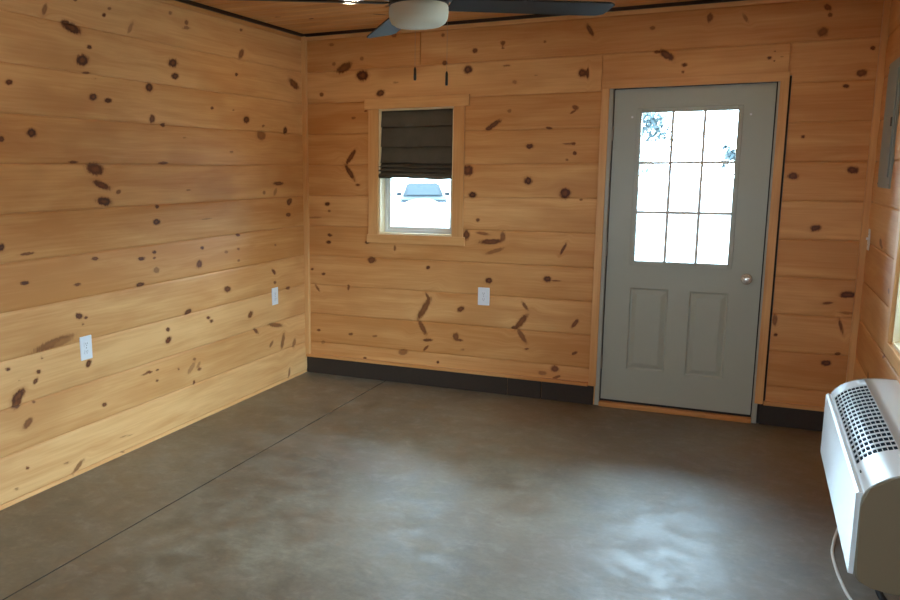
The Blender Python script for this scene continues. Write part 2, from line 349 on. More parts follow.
def breaks(vals, lo, hi, step):
    v = sorted({round(x, 5) for x in vals if lo-1e-6 <= x <= hi+1e-6} | {lo, hi}); out = [v[0]]
    for a, b in zip(v, v[1:]):
        n = max(1, math.ceil((b-a)/step-1e-6))
        out += [a+(b-a)*i/n for i in range(1, n+1)]
    return out
def board_wall(name, u0, u1, place, holes, kn, joints=(), zlo=0., zhi=H, thick=.14, z0=Z0, pitch=PITCHB, seed=1, step=.011, grain='u', cove=True, fine=None):
    """place(u, z, depth) -> world point; depth > 0 is into the wall. holes: (u0,u1,z0,z1). joints: (board index, u)"""
    rs = random.Random(seed)
    nb0 = math.floor((zlo-z0)/pitch); seams = [z0+pitch*k for k in range(nb0, math.ceil((zhi-z0)/pitch)+1)]
    zs = []; 
    for s in seams: zs += [s-.012, s-.006, s-.0028, s-.0018, s+.0018, s+.0028, s+.006, s+.012]
    for h in holes: zs += [h[2], h[3]]
    us = []
    for h in holes: us += [h[0], h[1]]
    for k, u in joints: us += [u-.003, u-.0013, u+.0013, u+.003]
    if fine:                                    # coarser columns where the wall is far out of the picture
        U = breaks(us, u0, fine[0], .05)[:-1]+breaks(us, fine[0], fine[1], step)+breaks(us, fine[1], u1, .05)[1:]
    else: U = breaks(us, u0, u1, step)
    Z = breaks(zs, zlo, zhi, step)
    nu, nz = len(U), len(Z)
    segs = {}
    def tone(k, u):
        s = sum(1 for kk, ju in joints if kk == k and ju < u)
        if (k, s) not in segs: segs[(k, s)] = rs.random()
        return segs[(k, s)]
    co, T, K, D, GU, GV = [], [], [], [], [], []
    # bucket knots
    grid = {}
    for q in kn:
        r = q[4]*3.2
        for i in range(int((q[0]-r)//.1), int((q[0]+r)//.1)+1):
            for j in range(int((q[1]-r)//.1), int((q[1]+r)//.1)+1): grid.setdefault((i, j), []).append(q)
    for z in Z:
        k = math.floor((z-z0)/pitch); t = (z-z0)-k*pitch; e = min(t, pitch-t)
        base = (.0070 if e < .0019 else (.0030 if e < .0029 else (.0012 if e < .0061 else 0)))
        if cove: base += -.0035*math.sin(PI*t/pitch)**.8          # boards are very slightly crowned
        for u in U:
            dep = base
            for kk, ju in joints:
                if kk == k and abs(u-ju) < .0014: dep = .005
            co.append(place(u, z, dep)); T.append(tone(k, u))
            best, bd, gv = 3.2, 0, z
            for q in grid.get((int(u//.1), int(z//.1)), ()):
                du, dz = u-q[0], z-q[1]; m = q[2]
                d = 1.16*math.hypot(m[0]*du+m[1]*dz, m[2]*du+m[3]*dz)
                gv -= dz*.75*math.exp(-d*d/5)
                if d < best: best, bd = d, q[3]
            K.append(best); D.append(bd); GU.append(u+k*3.7); GV.append(gv)
    faces = []
    for j in range(nz-1):
        zc = (Z[j]+Z[j+1])/2
        for i in range(nu-1):
            uc = (U[i]+U[i+1])/2
            if any(h[0] < uc < h[1] and h[2] < zc < h[3] for h in holes): continue
            a = j*nu+i; faces.append((a, a+1, a+nu+1, a+nu))
    # the solid behind: outer skin and the sides of the openings
    def quad(*p):
        n = len(co)
        for q in p:
            co.append(place(*q)); T.append(.5); K.append(3.2); D.append(0); GU.append(q[0]); GV.append(q[1])
        faces.append((n, n+1, n+2, n+3))
    nmain = len(faces)
    for h in holes:
        for (ua, za, ub, zb) in ((h[0], h[2], h[0], h[3]), (h[1], h[2], h[1], h[3]), (h[0], h[2], h[1], h[2]), (h[0], h[3], h[1], h[3])):
            quad((ua, za, 0), (ub, zb, 0), (ub, zb, thick), (ua, za, thick))
    hs = sorted(holes); cu = u0
    for h in hs:
        quad((cu, zlo, thick), (h[0], zlo, thick), (h[0], zhi, thick), (cu, zhi, thick))
        if h[2] > zlo: quad((h[0], zlo, thick), (h[1], zlo, thick), (h[1], h[2], thick), (h[0], h[2], thick))
        if h[3] < zhi: quad((h[0], h[3], thick), (h[1], h[3], thick), (h[1], zhi, thick), (h[0], zhi, thick))
        cu = h[1]
    quad((cu, zlo, thick), (u1, zlo, thick), (u1, zhi, thick), (cu, zhi, thick))
    for (ua, za, ub, zb) in ((u0, zlo, u1, zlo), (u0, zhi, u1, zhi), (u0, zlo, u0, zhi), (u1, zlo, u1, zhi)):
        quad((ua, za, 0), (ub, zb, 0), (ub, zb, thick), (ua, za, thick))
    me = bpy.data.meshes.new(name); me.from_pydata([tuple(c) for c in co], [], faces)
    for nm, data in (('tone', T), ('knot', K), ('kdark', D), ('gu', GU), ('gv', GV)):
        a = me.attributes.new(nm, 'FLOAT', 'POINT'); a.data.foreach_set('value', data)
    me.materials.append(M['board']); me.materials.append(M['sheath'])
    for p in me.polygons[nmain:]: p.material_index = 1
    me.update()
    o = bpy.data.objects.new(name, me); C.objects.link(o); struct(o); return o

# openings: window_1 in the back wall, door, window_2 right wall
WIN = (.619, 1.192, 1.108, 2.008)
DOOR = (2.222, 3.251, 0., 2.110)
RW = (-2.85, -1.262, .80, 2.15)
LW = (-5.2, -4.4, .9, 2.05)
kb = knots(KB, 1, 0, 0); kl = knots(KL, 0, 0, 1)+rknots(60, YR, -3.2, 0, H, random.Random(3))
kr = knots(KR, 0, W, 1)+rknots(60, YR, -.6, 0, H, random.Random(5))
jb = [(9, at(420, 70, 1, 0)[0])]
x603 = at(603, 60, 1, 0)[0]; x789 = at(789, 70, 1, 0)[0]; x421 = at(420.5, 45, 1, 0)[0]
board_wall('wall_back', 0, W, lambda u, z, d: (u, d, z), [WIN, DOOR], kb, [(10, x421), (9, x603), (9, x789)], seed=11)
board_wall('wall_left', YR, 0, lambda u, z, d: (-d, u, z), [LW], kl, [(5, -3.6), (2, -4.0), (8, -3.5)], seed=4, fine=(-3.3, 0))
board_wall('wall_right', YR, 0, lambda u, z, d: (W+d, u, z), [RW], kr, [(3, -3.3), (7, -3.0)], seed=9, fine=(-1.6, 0))
BW = (1.5, 2.2, 1.1, 2.0)
board_wall('wall_rear', 0, W, lambda u, z, d: (u, YR-d, z), [BW], rknots(70, 0, W, 0, H, random.Random(8)), seed=21, step=.05)
kc = rknots(110, -.02, W, -3.4, 0, random.Random(12))
board_wall('ceiling', 0, W, lambda u, z, d: (u, z, H+d), [], kc, [], zlo=YR, zhi=0, pitch=.135, z0=0, seed=31, step=.022, thick=.1, cove=False)
# floor with saw cut
bm = bmesh.new(); xs = [-.14, .676, .6785, .6815, .684, W+.14]; dz = [0, 0, -.006, -.006, 0, 0]  # saw cut
for (a, za, b, zb) in zip(xs, dz, xs[1:], dz[1:]):
    bm.faces.new([bm.verts.new(p) for p in ((a, YR-.14, za), (b, YR-.14, zb), (b, .14, zb), (a, .14, za))])
bmesh.ops.remove_doubles(bm, verts=bm.verts, dist=1e-5)
box(bm, -.14, W+.14, YR-.14, .14, -.15, -.02)
for f in bm.faces:
    if f.calc_center_median().z > -.01 and .676 < f.calc_center_median().x < .684: f.material_index = 1
fo = obj('floor', bm, [M['floor'], plain('dark saw cut joint', (.035, .025, .015), .9)]); struct(fo)  # groove faces coloured darker than the slab

# setting trim
def tr(name, bm, mat): return struct(obj(name, bm, mat))
tr('trim_1', BX(0.0005, .036, -.034, -.0005, .152, H-.02, bev=.003), M['trim_z'])
tr('trim_2', BX(W-.036, W-.0005, -.034, -.0005, .152, H-.02, bev=.003), M['trim_z'])
S = .019
tr('trim_3', BX(0, W, -S, 0, H-S-.002, H, bev=.002), M['dark_trim'])
tr('trim_4', BX(0, S, YR, -S, H-S-.002, H, bev=.002), M['dark_trim'])
tr('trim_5', BX(W-S, W, YR, -S, H-S-.002, H, bev=.002), M['dark_trim'])
def baseb(name, x0, x1, cuts):
    bm = bmesh.new(); e = [x0]+cuts+[x1]
    for a, b in zip(e, e[1:]): box(bm, a+.0015, b-.0015, -.014, 0, 0, .128, bev=.003)
    return tr(name, bm, M['base'])
baseb('baseboard_back', 0.003, 2.215, [1.62, 1.86]); baseb('baseboard_back.001', 3.225, W-.003, [])
tr('trim_6', BX(.003, 2.176, -.028, 0, .128, .152, bev=.003), M['ledge'])
tr('trim_7', BX(3.242, W-.003, -.028, 0, .128, .152, bev=.003), M['trim_x'])

# ------------------------------------------------------------------ door_1
d1 = bpy.data.objects.new('door_1', None); C.objects.link(d1); d1.location = (2.716, 0, 0); struct(d1)
def dp(name, bm, mat, parent=d1, smooth=False):
    o = obj(name, bm, mat, parent, smooth)
    l = Vector((-2.716, 0, 0)) if parent == d1 else Vector((0, 0, 0))
    o.location = l; return o
bm = bmesh.new()
box(bm, 2.180, 2.227, -.020, 0, .132, 2.130, bev=.002); box(bm, 3.192, 3.239, -.020, 0, .132, 2.130, bev=.002)
dp('door_casing', bm, M['trim_z'])
dp('door_casing_head', BX(2.180, 3.239, -.021, 0, 2.078, 2.130, bev=.002), M['trim_x'])
bm = bmesh.new()
box(bm, 2.222, 2.250, -.004, .135, .0, 2.11, bev=.001); box(bm, 3.182, 3.210, -.004, .135, .0, 2.11, bev=.001)
box(bm, 2.250, 3.182, -.004, .135, 2.086, 2.11, bev=.001)
box(bm, 2.250, 2.262, .062, .10, .04, 2.086); box(bm, 3.170, 3.182, .062, .10, .04, 2.086); box(bm, 2.262, 3.170, .062, .10, 2.074, 2.086)
dp('door_jamb', bm, M['jamb'])
dp('shadow_line_filler', BX(3.211, 3.250, .016, .138, 0, 2.108), M['dark_trim'])  # dark filler behind the casing gap, coloured to deepen its shadow line
bm = bmesh.new()
box(bm, 2.2505, 2.257, .030, .060, .04, 2.085); box(bm, 3.175, 3.1815, .030, .060, .04, 2.085); box(bm, 2.257, 3.175, .030, .060, 2.077, 2.085)
dp('weather_seal', bm, M['seal'])
dp('threshold', BX(2.251, 3.181, -.022, .13, 0, .030, bev=.004), M['ledge'])
dp('door_sweep', BX(2.2515, 3.1805, .020, .056, .029, .048), M['seal'])
# slab with lite opening and two embossed panels
GX0, GX1, GZ0, GZ1 = 2.428, 2.980, .990, 1.925
YF = .016
bm = bmesh.new()
X = [2.258, GX0, GX1, 3.174]; Zs = [.046, GZ0, GZ1, 2.073]
P1 = (2.412, 2.647, .266, .812); P2 = (2.775, 3.000, .260, .808)
# front skin as grid with panel holes
gx = sorted(set(X+[P1[0], P1[1], P2[0], P2[1]])); gz = sorted(set(Zs+[P1[2], P1[3], P2[2], P2[3]]))
for a, b in zip(gx, gx[1:]):
    for c, d in zip(gz, gz[1:]):
        mx, mz = (a+b)/2, (c+d)/2
        if GX0 < mx < GX1 and GZ0 < mz < GZ1: continue
        if any(p[0] < mx < p[1] and p[2] < mz < p[3] for p in (P1, P2)): continue
        bm.faces.new([bm.verts.new(v) for v in ((a, YF, c), (b, YF, c), (b, YF, d), (a, YF, d))])
bmesh.ops.remove_doubles(bm, verts=bm.verts, dist=1e-6)
for p in (P1, P2):
    loops = []
    for ins, dy in ((0, 0), (.007, .008), (.014, .009), (.040, .0015), (.045, .001)):
        loops.append([bm.verts.new(v) for v in ((p[0]+ins, YF+dy, p[2]+ins), (p[1]-ins, YF+dy, p[2]+ins), (p[1]-ins, YF+dy, p[3]-ins), (p[0]+ins, YF+dy, p[3]-ins))])
    for A, B in zip(loops, loops[1:]):
        for i in range(4): bm.faces.new((A[i], A[(i+1) % 4], B[(i+1) % 4], B[i]))
    bm.faces.new(loops[-1])
bmesh.ops.remove_doubles(bm, verts=bm.verts, dist=1e-6)
YB = YF+.044
for q in (((X[0], X[1]), (Zs[0], Zs[3])), ((X[2], X[3]), (Zs[0], Zs[3])), ((X[1], X[2]), (Zs[0], Zs[1])), ((X[1], X[2]), (Zs[2], Zs[3]))):
    (a, b), (c, d) = q
    bm.faces.new([bm.verts.new(v) for v in ((a, YB, c), (b, YB, c), (b, YB, d), (a, YB, d))])
for (a, c, b, d) in ((X[0], Zs[0], X[3], Zs[0]), (X[0], Zs[3], X[3], Zs[3]), (X[0], Zs[0], X[0], Zs[3]), (X[3], Zs[0], X[3], Zs[3]), (GX0, GZ0, GX1, GZ0), (GX0, GZ1, GX1, GZ1), (GX0, GZ0, GX0, GZ1), (GX1, GZ0, GX1, GZ1)):
    bm.faces.new([bm.verts.new(v) for v in ((a, YF, c), (b, YF, d), (b, YB, d), (a, YB, c))])
leaf = dp('door_leaf', bm, M['door'])
def frame(bm, x0, x1, z0, z1, w, y0, y1, bev=.003):
    box(bm, x0-w, x0, y0, y1, z0-w, z1+w, bev); box(bm, x1, x1+w, y0, y1, z0-w, z1+w, bev)
    box(bm, x0, x1, y0, y1, z0-w, z0, bev); box(bm, x0, x1, y0, y1, z1, z1+w, bev)
bm = bmesh.new(); frame(bm, GX0, GX1, GZ0, GZ1, .028, YF-.010, YF+.012, .004); dp('glazing_frame', bm, M['door'], leaf)
bm = bmesh.new(); box(bm, GX0, GX1, YF+.016, YF+.034, GZ0, GZ1); dp('glass_pane', bm, M['glass'], leaf)
bm = bmesh.new()
for i in (1, 2):
    x = GX0+(GX1-GX0)*i/3; box(bm, x-.0085, x+.0085, YF+.008, YF+.016, GZ0, GZ1)
    z = GZ0+(GZ1-GZ0)*i/3; box(bm, GX0, GX1, YF+.0085, YF+.0155, z-.0085, z+.0085)
dp('glazing_bars', bm, M['grille'], leaf)
RX = Matrix.Rotation(PI/2, 4, 'X')
bm = bmesh.new()
lathe(bm, [(0, .0), (.033, .0), (.033, .004), (.028, .009), (.013, .012), (.012, .030), (.020, .036), (.0275, .046), (.029, .056), (.025, .066), (.014, .071), (0, .072)], 32, Matrix.Translation((3.094, YF, .905)) @ RX)
dp('door_knob', bm, M['chrome'], leaf, True)
bm = bmesh.new(); box(bm, 3.1745, 3.1805, .010, .040, .87, .94); dp('latch_plate', bm, M['seal'], leaf)
for z in (.30, 1.06, 1.80):
    bm = bmesh.new(); lathe(bm, [(0, -.045), (.006, -.045), (.006, .045), (0, .045)], 12, Matrix.Translation((2.2555, .008, z)))
    dp('hinge', bm, M['steel'], leaf, True)
for (x, z) in ((2.370, 1.900), (3.049, 1.897)):
    bm = bmesh.new(); lathe(bm, [(0, 0), (.007, 0), (.007, .004), (0, .007)], 12, Matrix.Translation((x, YF, z)) @ RX)
    dp('screw', bm, M['plate'], leaf, True)

# ------------------------------------------------------------------ window_1 (back wall)
def window(name, wall, u0, u1, z0, z1, cas=.078, meet=None):
    """wall: function mapping local (u, depth, z) box -> world box"""
    root = bpy.data.objects.new(name, None); C.objects.link(root); struct(root)
    def bb(bm, a, b, c, d, e, f, bev=0):
        wall(bm, a, b, c, d, e, f, bev)
    bm = bmesh.new()
    bb(bm, u0-cas, u0, -.018, 0, z0, z1, .002); bb(bm, u1, u1+cas, -.018, 0, z0, z1, .002)
    obj('window_casing', bm, M['trim_z'], root)
    bm = bmesh.new(); bb(bm, u0-cas-.030, u1+cas+.032, -.022, 0, z1, z1+.078, .003)
    obj('window_head', bm, M['trim_x'] if name in ('window_1', 'fill_window_rear') else M['trim_y'], root)
    bm = bmesh.new(); bb(bm, u0-cas-.014, u1+cas+.014, -.018, 0, z0-.062, z0, .002)
    obj('window_apron', bm, M['trim_x'] if name in ('window_1', 'fill_window_rear') else M['trim_y'], root)
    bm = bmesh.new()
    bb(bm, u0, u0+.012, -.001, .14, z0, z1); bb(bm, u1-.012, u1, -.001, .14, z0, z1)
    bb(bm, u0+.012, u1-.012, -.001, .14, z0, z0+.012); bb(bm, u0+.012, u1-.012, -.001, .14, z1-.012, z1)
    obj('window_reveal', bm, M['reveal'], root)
    a, b, c, d = u0+.012, u1-.012, z0+.012, z1-.012; mid = meet or (c+d)/2
    bm = bmesh.new()
    w = .018
    bb(bm, a, a+w, .085, .138, c, d, .002); bb(bm, b-w, b, .085, .138, c, d, .002)
    bb(bm, a+w, b-w, .085, .138, c, c+w, .002); bb(bm, a+w, b-w, .085, .138, d-w, d, .002)
    obj('window_frame', bm, M['vinyl'], root)
    for (s0, s1, y) in ((c+w, mid+.016, .090), (mid-.016, d-w, .112)):
        bm = bmesh.new(); e, f, v = a+w, b-w, .024
        bb(bm, e, e+v, y, y+.022, s0, s1, .002); bb(bm, f-v, f, y, y+.022, s0, s1, .002)
        bb(bm, e+v, f-v, y, y+.022, s0, s0+v, .002); bb(bm, e+v, f-v, y, y+.022, s1-v, s1, .002)
        sh = obj('window_sash', bm, M['vinyl'], root)
        bm = bmesh.new(); bb(bm, e+v-.002, f-v+.002, y+.007, y+.013, s0+v-.002, s1-v+.002)
        obj('window_pane', bm, M['glass'], sh)
    return root
window('window_1', lambda bm, a, b, c, d, e, f, bev=0: box(bm, a, b, c, d, e, f, bev), *WIN, meet=1.558)
window('window_2', lambda bm, a, b, c, d, e, f, bev=0: box(bm, W+c, W+d, a, b, e, f, bev), *RW, cas=.075)
window('fill_window_rear', lambda bm, a, b, c, d, e, f, bev=0: box(bm, a, b, YR-d, YR-c, e, f, bev), *BW, cas=.075)  # unseen rear window, added to brighten the back wall and door
window('fill_window_left', lambda bm, a, b, c, d, e, f, bev=0: box(bm, -d, -c, a, b, e, f, bev), *LW, cas=.075)  # unseen left-wall window, added to send daylight onto the air conditioner front

# ------------------------------------------------------------------ roman shade
rs_ = thing('roman_shade', 'dark brown fabric roman shade half raised in the small back window', 'window shade', (.9055, 0, 2.0))
bm = bmesh.new(); x0, x1 = -.285, .274
folds = [(1.996-2, .010), (1.879-2, .006), (1.739-2, .006), (1.626-2, .006)]
prof = [(.022, -.006), (.020, -.060), (.008, -.116), (.012, -.120), (.030, -.121), (.026, -.130), (.018, -.190), (.004, -.256), (.008, -.260), (.030, -.261), (.024, -.270), (.014, -.320), (.000, -.368), (.004, -.372), (.030, -.373),
        (.014, -.382), (-.006, -.400), (-.002, -.404), (.022, -.405), (.006, -.412), (-.012, -.430), (-.008, -.434), (.018, -.435), (.000, -.442), (-.014, -.462), (.002, -.480), (.022, -.478)]
nx = 40; rows = []
rs2 = random.Random(2)
for k, (y, z) in enumerate(prof):
    ph = rs2.uniform(0, 6)
    amp = .0035 if k > 2 else .001
    rows.append([bm.verts.new((x0+(x1-x0)*i/nx, y+amp*math.sin(i*.35+ph)*.7, z+(amp*.9*math.sin(i*.22+ph*2) if k > 2 else 0)-(.012*(i/nx) if k > 11 else 0))) for i in range(nx+1)])
for A, B in zip(rows, rows[1:]):
    for i in range(nx): bm.faces.new((A[i], A[i+1], B[i+1], B[i]))
so = obj('shade_cloth', bm, M['fabric'], rs_, True)
so.modifiers.new('s', 'SOLIDIFY').thickness = .003
obj('head_rail', BX(x0+.002, x1-.002, .026, .060, -.045, -.010, bev=.002), M['fabric'], rs_)

# ------------------------------------------------------------------ outlets, switch
def outlet(label, loc, rz, group=None):
    t = thing('wall_outlet', label, 'outlet', loc, rz, group)
    obj('cover_plate', BX(-.042, .042, -.006, 0, -.063, .063, bev=.003), M['plate'], t)
    for s in (-1, 1):
        bm = bmesh.new(); prof = [(-.017, -.009), (-.012, -.014), (.012, -.014), (.017, -.009), (.017, .009), (.012, .014), (-.012, .014), (-.017, .009)]
        prism(bm, [(a, b+s*.0205) for a, b in prof], 1, -.0085, -.004)
        rc = obj('receptacle', bm, M['plate'], t)
        bm = bmesh.new()
        for x in (-.006, .006): box(bm, x-.001, x+.001, -.0088, -.0080, s*.0205-.001, s*.0205+.007)
        box(bm, -.002, .002, -.0088, -.0080, s*.0205-.009, s*.0205-.005)
        obj('socket_slots', bm, M['slot'], rc)
    bm = bmesh.new(); lathe(bm, [(0, 0), (.003, 0), (.002, .0015), (0, .002)], 10, Matrix.Translation((0, -.006, 0)) @ RX); obj('screw', bm, M['chrome'], t)
    return t
outlet('white duplex outlet on the left wall, the one closer to the viewer', (.0, -2.385, .665), R(90), 'white wall outlets')
outlet('white duplex outlet on the left wall near the room corner', (.0, -.478, .672), R(90), 'white wall outlets')
outlet('white duplex outlet on the back wall between the small window and the door', (1.431, 0, .694), 0, 'white wall outlets')
t = thing('light_switch', 'white toggle switch plate on right wall beside the back corner', 'light switch', (W, -.105, 1.177), R(-90))
obj('cover_plate', BX(-.037, .037, -.006, 0, -.060, .060, bev=.003), M['plate'], t)
obj('toggle', BX(-.005, .005, -.017, -.004, -.002, .012, bev=.001), M['plate'], t)
for z in (-.030, .030):
    bm = bmesh.new(); lathe(bm, [(0, 0), (.003, 0), (.002, .0015), (0, .002)], 10, Matrix.Translation((0, -.006, z)) @ RX); obj('screw', bm, M['chrome'], t)

# ------------------------------------------------------------------ electrical panel (right wall)
t = thing('electrical_panel', 'grey steel breaker panel mounted high on the right wall', 'electrical panel', (W, -.525, 1.475))
obj('cover', BX(-.012, 0, -.210, .215, 0, .640, bev=.005), M['panel'], t)
dr = obj('panel_door', BX(-.019, -.011, -.165, .170, .055, .585, bev=.003), M['panel'], t)
obj('latch', BX(-.024, -.018, -.150, -.125, .305, .350, bev=.002), M['latch'], dr)
for (y, z) in ((-.195, .02), (.2, .02), (-.195, .62), (.2, .62)):
    bm = bmesh.new(); lathe(bm, [(0, 0), (.005, 0), (.004, .003), (0, .004)], 10, Matrix.Translation((-.012, y, z)) @ Matrix.Rotation(-PI/2, 4, 'Y')); obj('screw', bm, M['steel'], t)

# ------------------------------------------------------------------ air conditioner (right wall, under window_2)
AY0, AY1 = -2.765, -1.485
acx = W-.246; ac = thing('air_conditioner', 'white wall air conditioner unit with curved top grille below the right window', 'air conditioner', (W, (AY0+AY1)/2, .28))
prof = [(W, .290), (3.560, .292), (3.510, .302), (3.480, .313), (3.467, .328), (3.462, .350), (3.461, .560), (3.463, .585), (3.470, .605), (3.482, .622), (3.500, .640), (3.522, .655),
        (3.550, .667), (3.585, .677), (3.625, .683), (3.670, .6855), (W, .686)]
def ad(name, bm, mat, parent=ac, smooth=False):
    o = obj(name, bm, mat, parent, smooth)
    o.location = (-W, -(AY0+AY1)/2, -.28) if parent == ac else (0, 0, 0)
    return o
# grille zone on the curve between profile vertices (3.476..3.592) for y in GY
GY0, GY1 = -2.50, -1.60
def arc(n=40, sub=None):
    a = [Vector((x, z)) for x, z in prof[8:14]]
    L = [0]
    for p, q in zip(a, a[1:]): L.append(L[-1]+(q-p).length)
    out = []
    for i in range(n+1):
        s = L[-1]*i/n
        k = max(j for j in range(len(L)) if L[j] <= s+1e-9); k = min(k, len(a)-2)
        f = (s-L[k])/(L[k+1]-L[k]); out.append(a[k].lerp(a[k+1], f))
    return out
bm = bmesh.new()
E0, E1 = AY0+.016, AY1-.016
def strip(pts, y0, y1):
    for (a, b) in zip(pts, pts[1:]):
        bm.faces.new([bm.verts.new(v) for v in ((a[0], y0, a[1]), (b[0], y0, b[1]), (b[0], y1, b[1]), (a[0], y1, a[1]))])
lo, hi = prof[:9], prof[13:]
strip(lo, E0, E1); strip(hi, E0, E1); strip(prof[8:14], E0, GY0); strip(prof[8:14], GY1, E1)
bmesh.ops.remove_doubles(bm, verts=bm.verts, dist=1e-6)
ad('housing', bm, M['ac'], smooth=True)
# end caps
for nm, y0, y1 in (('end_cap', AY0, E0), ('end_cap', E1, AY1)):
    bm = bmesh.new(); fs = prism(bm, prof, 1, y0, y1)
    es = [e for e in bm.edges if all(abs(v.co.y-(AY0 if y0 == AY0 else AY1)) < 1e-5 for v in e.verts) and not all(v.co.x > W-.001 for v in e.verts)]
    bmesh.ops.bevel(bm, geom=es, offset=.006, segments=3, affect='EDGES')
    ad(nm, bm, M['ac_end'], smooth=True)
# grille: liner below, long bars and cross bars
A = arc(9)
def inset(p, i, arr, d):
    a, b = arr[max(i-1, 0)], arr[min(i+1, len(arr)-1)]; t_ = (b-a).normalized(); n_ = Vector((t_.y, -t_.x)); return p+n_*d
bm = bmesh.new(); sub = arc(18); inn = [inset(p, i, sub, .022) for i, p in enumerate(sub)]
for a, b in zip(inn, inn[1:]):
    bm.faces.new([bm.verts.new(v) for v in ((a[0], GY0, a[1]), (b[0], GY0, b[1]), (b[0], GY1, b[1]), (a[0], GY1, a[1]))])
for y in (GY0, GY1):
    for i in range(len(sub)-1):
        bm.faces.new([bm.verts.new(v) for v in ((sub[i][0], y, sub[i][1]), (sub[i+1][0], y, sub[i+1][1]), (inn[i+1][0], y, inn[i+1][1]), (inn[i][0], y, inn[i][1]))])
for i in (0, -1):
    bm.faces.new([bm.verts.new(v) for v in ((sub[i][0], GY0, sub[i][1]), (sub[i][0], GY1, sub[i][1]), (inn[i][0], GY1, inn[i][1]), (inn[i][0], GY0, inn[i][1]))])
ad('grille_well', bm, M['ac_dark'])
bm = bmesh.new(); NL, NC = 9, 17; KK = 7; fine_ = arc(NL*KK)
def bar(i0, i1, y0, y1, dep=.005):
    for i in range(i0, i1):
        p, q = fine_[i], fine_[i+1]; pi, qi = inset(p, i, fine_, dep), inset(q, i+1, fine_, dep)
        o_ = [bm.verts.new((w[0], y, w[1])) for y in (y0, y1) for w in (p, q, qi, pi)]
        for f in ((0, 1, 2, 3), (4, 7, 6, 5), (0, 4, 5, 1), (1, 5, 6, 2), (2, 6, 7, 3), (3, 7, 4, 0)): bm.faces.new([o_[k] for k in f])
for k in range(NL+1):
    c = min(max(k*KK, 0), NL*KK-1); bar(c, c+1, GY0, GY1)
for k in range(NC+1):
    y = GY0+(GY1-GY0)*k/NC; bar(0, NL*KK, y-.0035, y+.0035, .004)
bmesh.ops.remove_doubles(bm, verts=bm.verts, dist=1e-6)
ad('air_grille', bm, M['ac'])
# front panel, fine horizontal ribs
bm = bmesh.new(); pf = [(3.462, .330)]; z = .332
while z < .590:
    pf += [(3.4475, z), (3.4475, z+.0055), (3.4495, z+.0065), (3.4495, z+.0082)]; z += .0088
pf += [(3.448, .594), (3.455, .600), (3.466, .598)]
prism(bm, pf, 1, E0+.004, E1-.002)
ad('front_panel', bm, M['ac'])
bm = bmesh.new(); box(bm, 3.4715, 3.4755, -2.595, -2.580, .611, .617, bev=.001); ad('sensor_window', bm, M['slot'])
bm = bmesh.new(); box(bm, 3.575, 3.582, -2.585, -2.555, .6750, .6775); ad('badge', bm, M['grille'])
bm = bmesh.new()
tube(bm, spline([(3.60, -1.72, .30), (3.56, -1.66, .16), (3.525, -1.66, .03), (3.508, -1.74, .006), (3.497, -1.84, .006), (3.499, -1.98, .006), (3.508, -2.10, .006), (3.528, -2.24, .006), (3.58, -2.40, .006), (3.66, -2.46, .02), (3.69, -2.46, .12), (3.692, -2.46, .27)], 8), .006)
ad('power_cord', bm, M['cord'], smooth=True)
bm = bmesh.new(); tube(bm, spline([(3.62, -2.20, .30), (3.60, -2.19, .16), (3.615, -2.20, .05), (3.64, -2.24, .014), (3.665, -2.40, .013), (3.672, -2.6, .013)], 8), .012)
ad('drain_hose', bm, M['hose'], smooth=True)

# ------------------------------------------------------------------ ceiling fan
FH = (1.933, -2.587); ZB = 2.098
fan = thing('ceiling_fan', 'dark ceiling fan with frosted light bowl hanging from plank ceiling', 'ceiling fan', (FH[0], FH[1], H))
def fz(z): return z-H
bm = bmesh.new(); lathe(bm, [(0, fz(H)), (.075, fz(H)), (.075, fz(2.545)), (.055, fz(2.51)), (.018, fz(2.50)), (0, fz(2.50))], 40); obj('canopy', bm, M['fan_dark'], fan, True)
bm = bmesh.new(); lathe(bm, [(0, fz(2.51)), (.0135, fz(2.51)), (.0135, fz(2.34)), (0, fz(2.34))], 20); obj('downrod', bm, M['fan_dark'], fan, True)
bm = bmesh.new(); lathe(bm, [(0, fz(2.36)), (.03, fz(2.36)), (.07, fz(2.335)), (.115, fz(2.32)), (.118, fz(2.245)), (.112, fz(2.205)), (.112, fz(2.180)), (.105, fz(2.178)), (0, fz(2.178))], 48); obj('motor_housing', bm, M['fan_dark'], fan, True)
bm = bmesh.new(); lathe(bm, [(0, fz(2.181)), (.104, fz(2.181)), (.110, fz(2.170)), (.111, fz(2.150)), (.108, fz(2.130)), (.101, fz(2.115)), (.085, fz(2.105)), (.05, fz(2.0995)), (0, fz(2.098))], 56); obj('light_bowl', bm, M['opal'], fan, True)
for a in (35, 125, 215, 305):
    bm = bmesh.new(); n = 26; top = []; pts = []
    L0, L1 = .12, .752
    for i in range(n+1):
        s = i/n; x = L0+(L1-L0)*s; w = .058+.010*math.sin(min(1, s*1.2)*PI*.5)
        if s > .93: w *= math.sqrt(max(0, 1-((s-.93)/.07)**2))*.30+.70
        pts.append((x, w))
    poly = [(x, w) for x, w in pts]+[(x, -w) for x, w in reversed(pts)]
    tw = R(-9)
    A_, B_ = [], []
    for (x, y) in poly:
        A_.append(bm.verts.new((x, y*math.cos(tw), fz(2.184)+y*math.sin(tw)+.003)))
        B_.append(bm.verts.new((x, y*math.cos(tw), fz(2.184)+y*math.sin(tw)-.003)))
    bm.faces.new(A_); bm.faces.new(B_[::-1])
    for i in range(len(A_)): bm.faces.new((A_[i], B_[i], B_[(i+1) % len(A_)], A_[(i+1) % len(A_)]))
    bl = obj('blade', bm, M['blade'], fan); bl.rotation_euler.z = R(a)
    bm = bmesh.new(); box(bm, .09, .20, -.022, .022, fz(2.196), fz(2.204), bev=.002); obj('blade_bracket', bm, M['fan_dark'], bl)
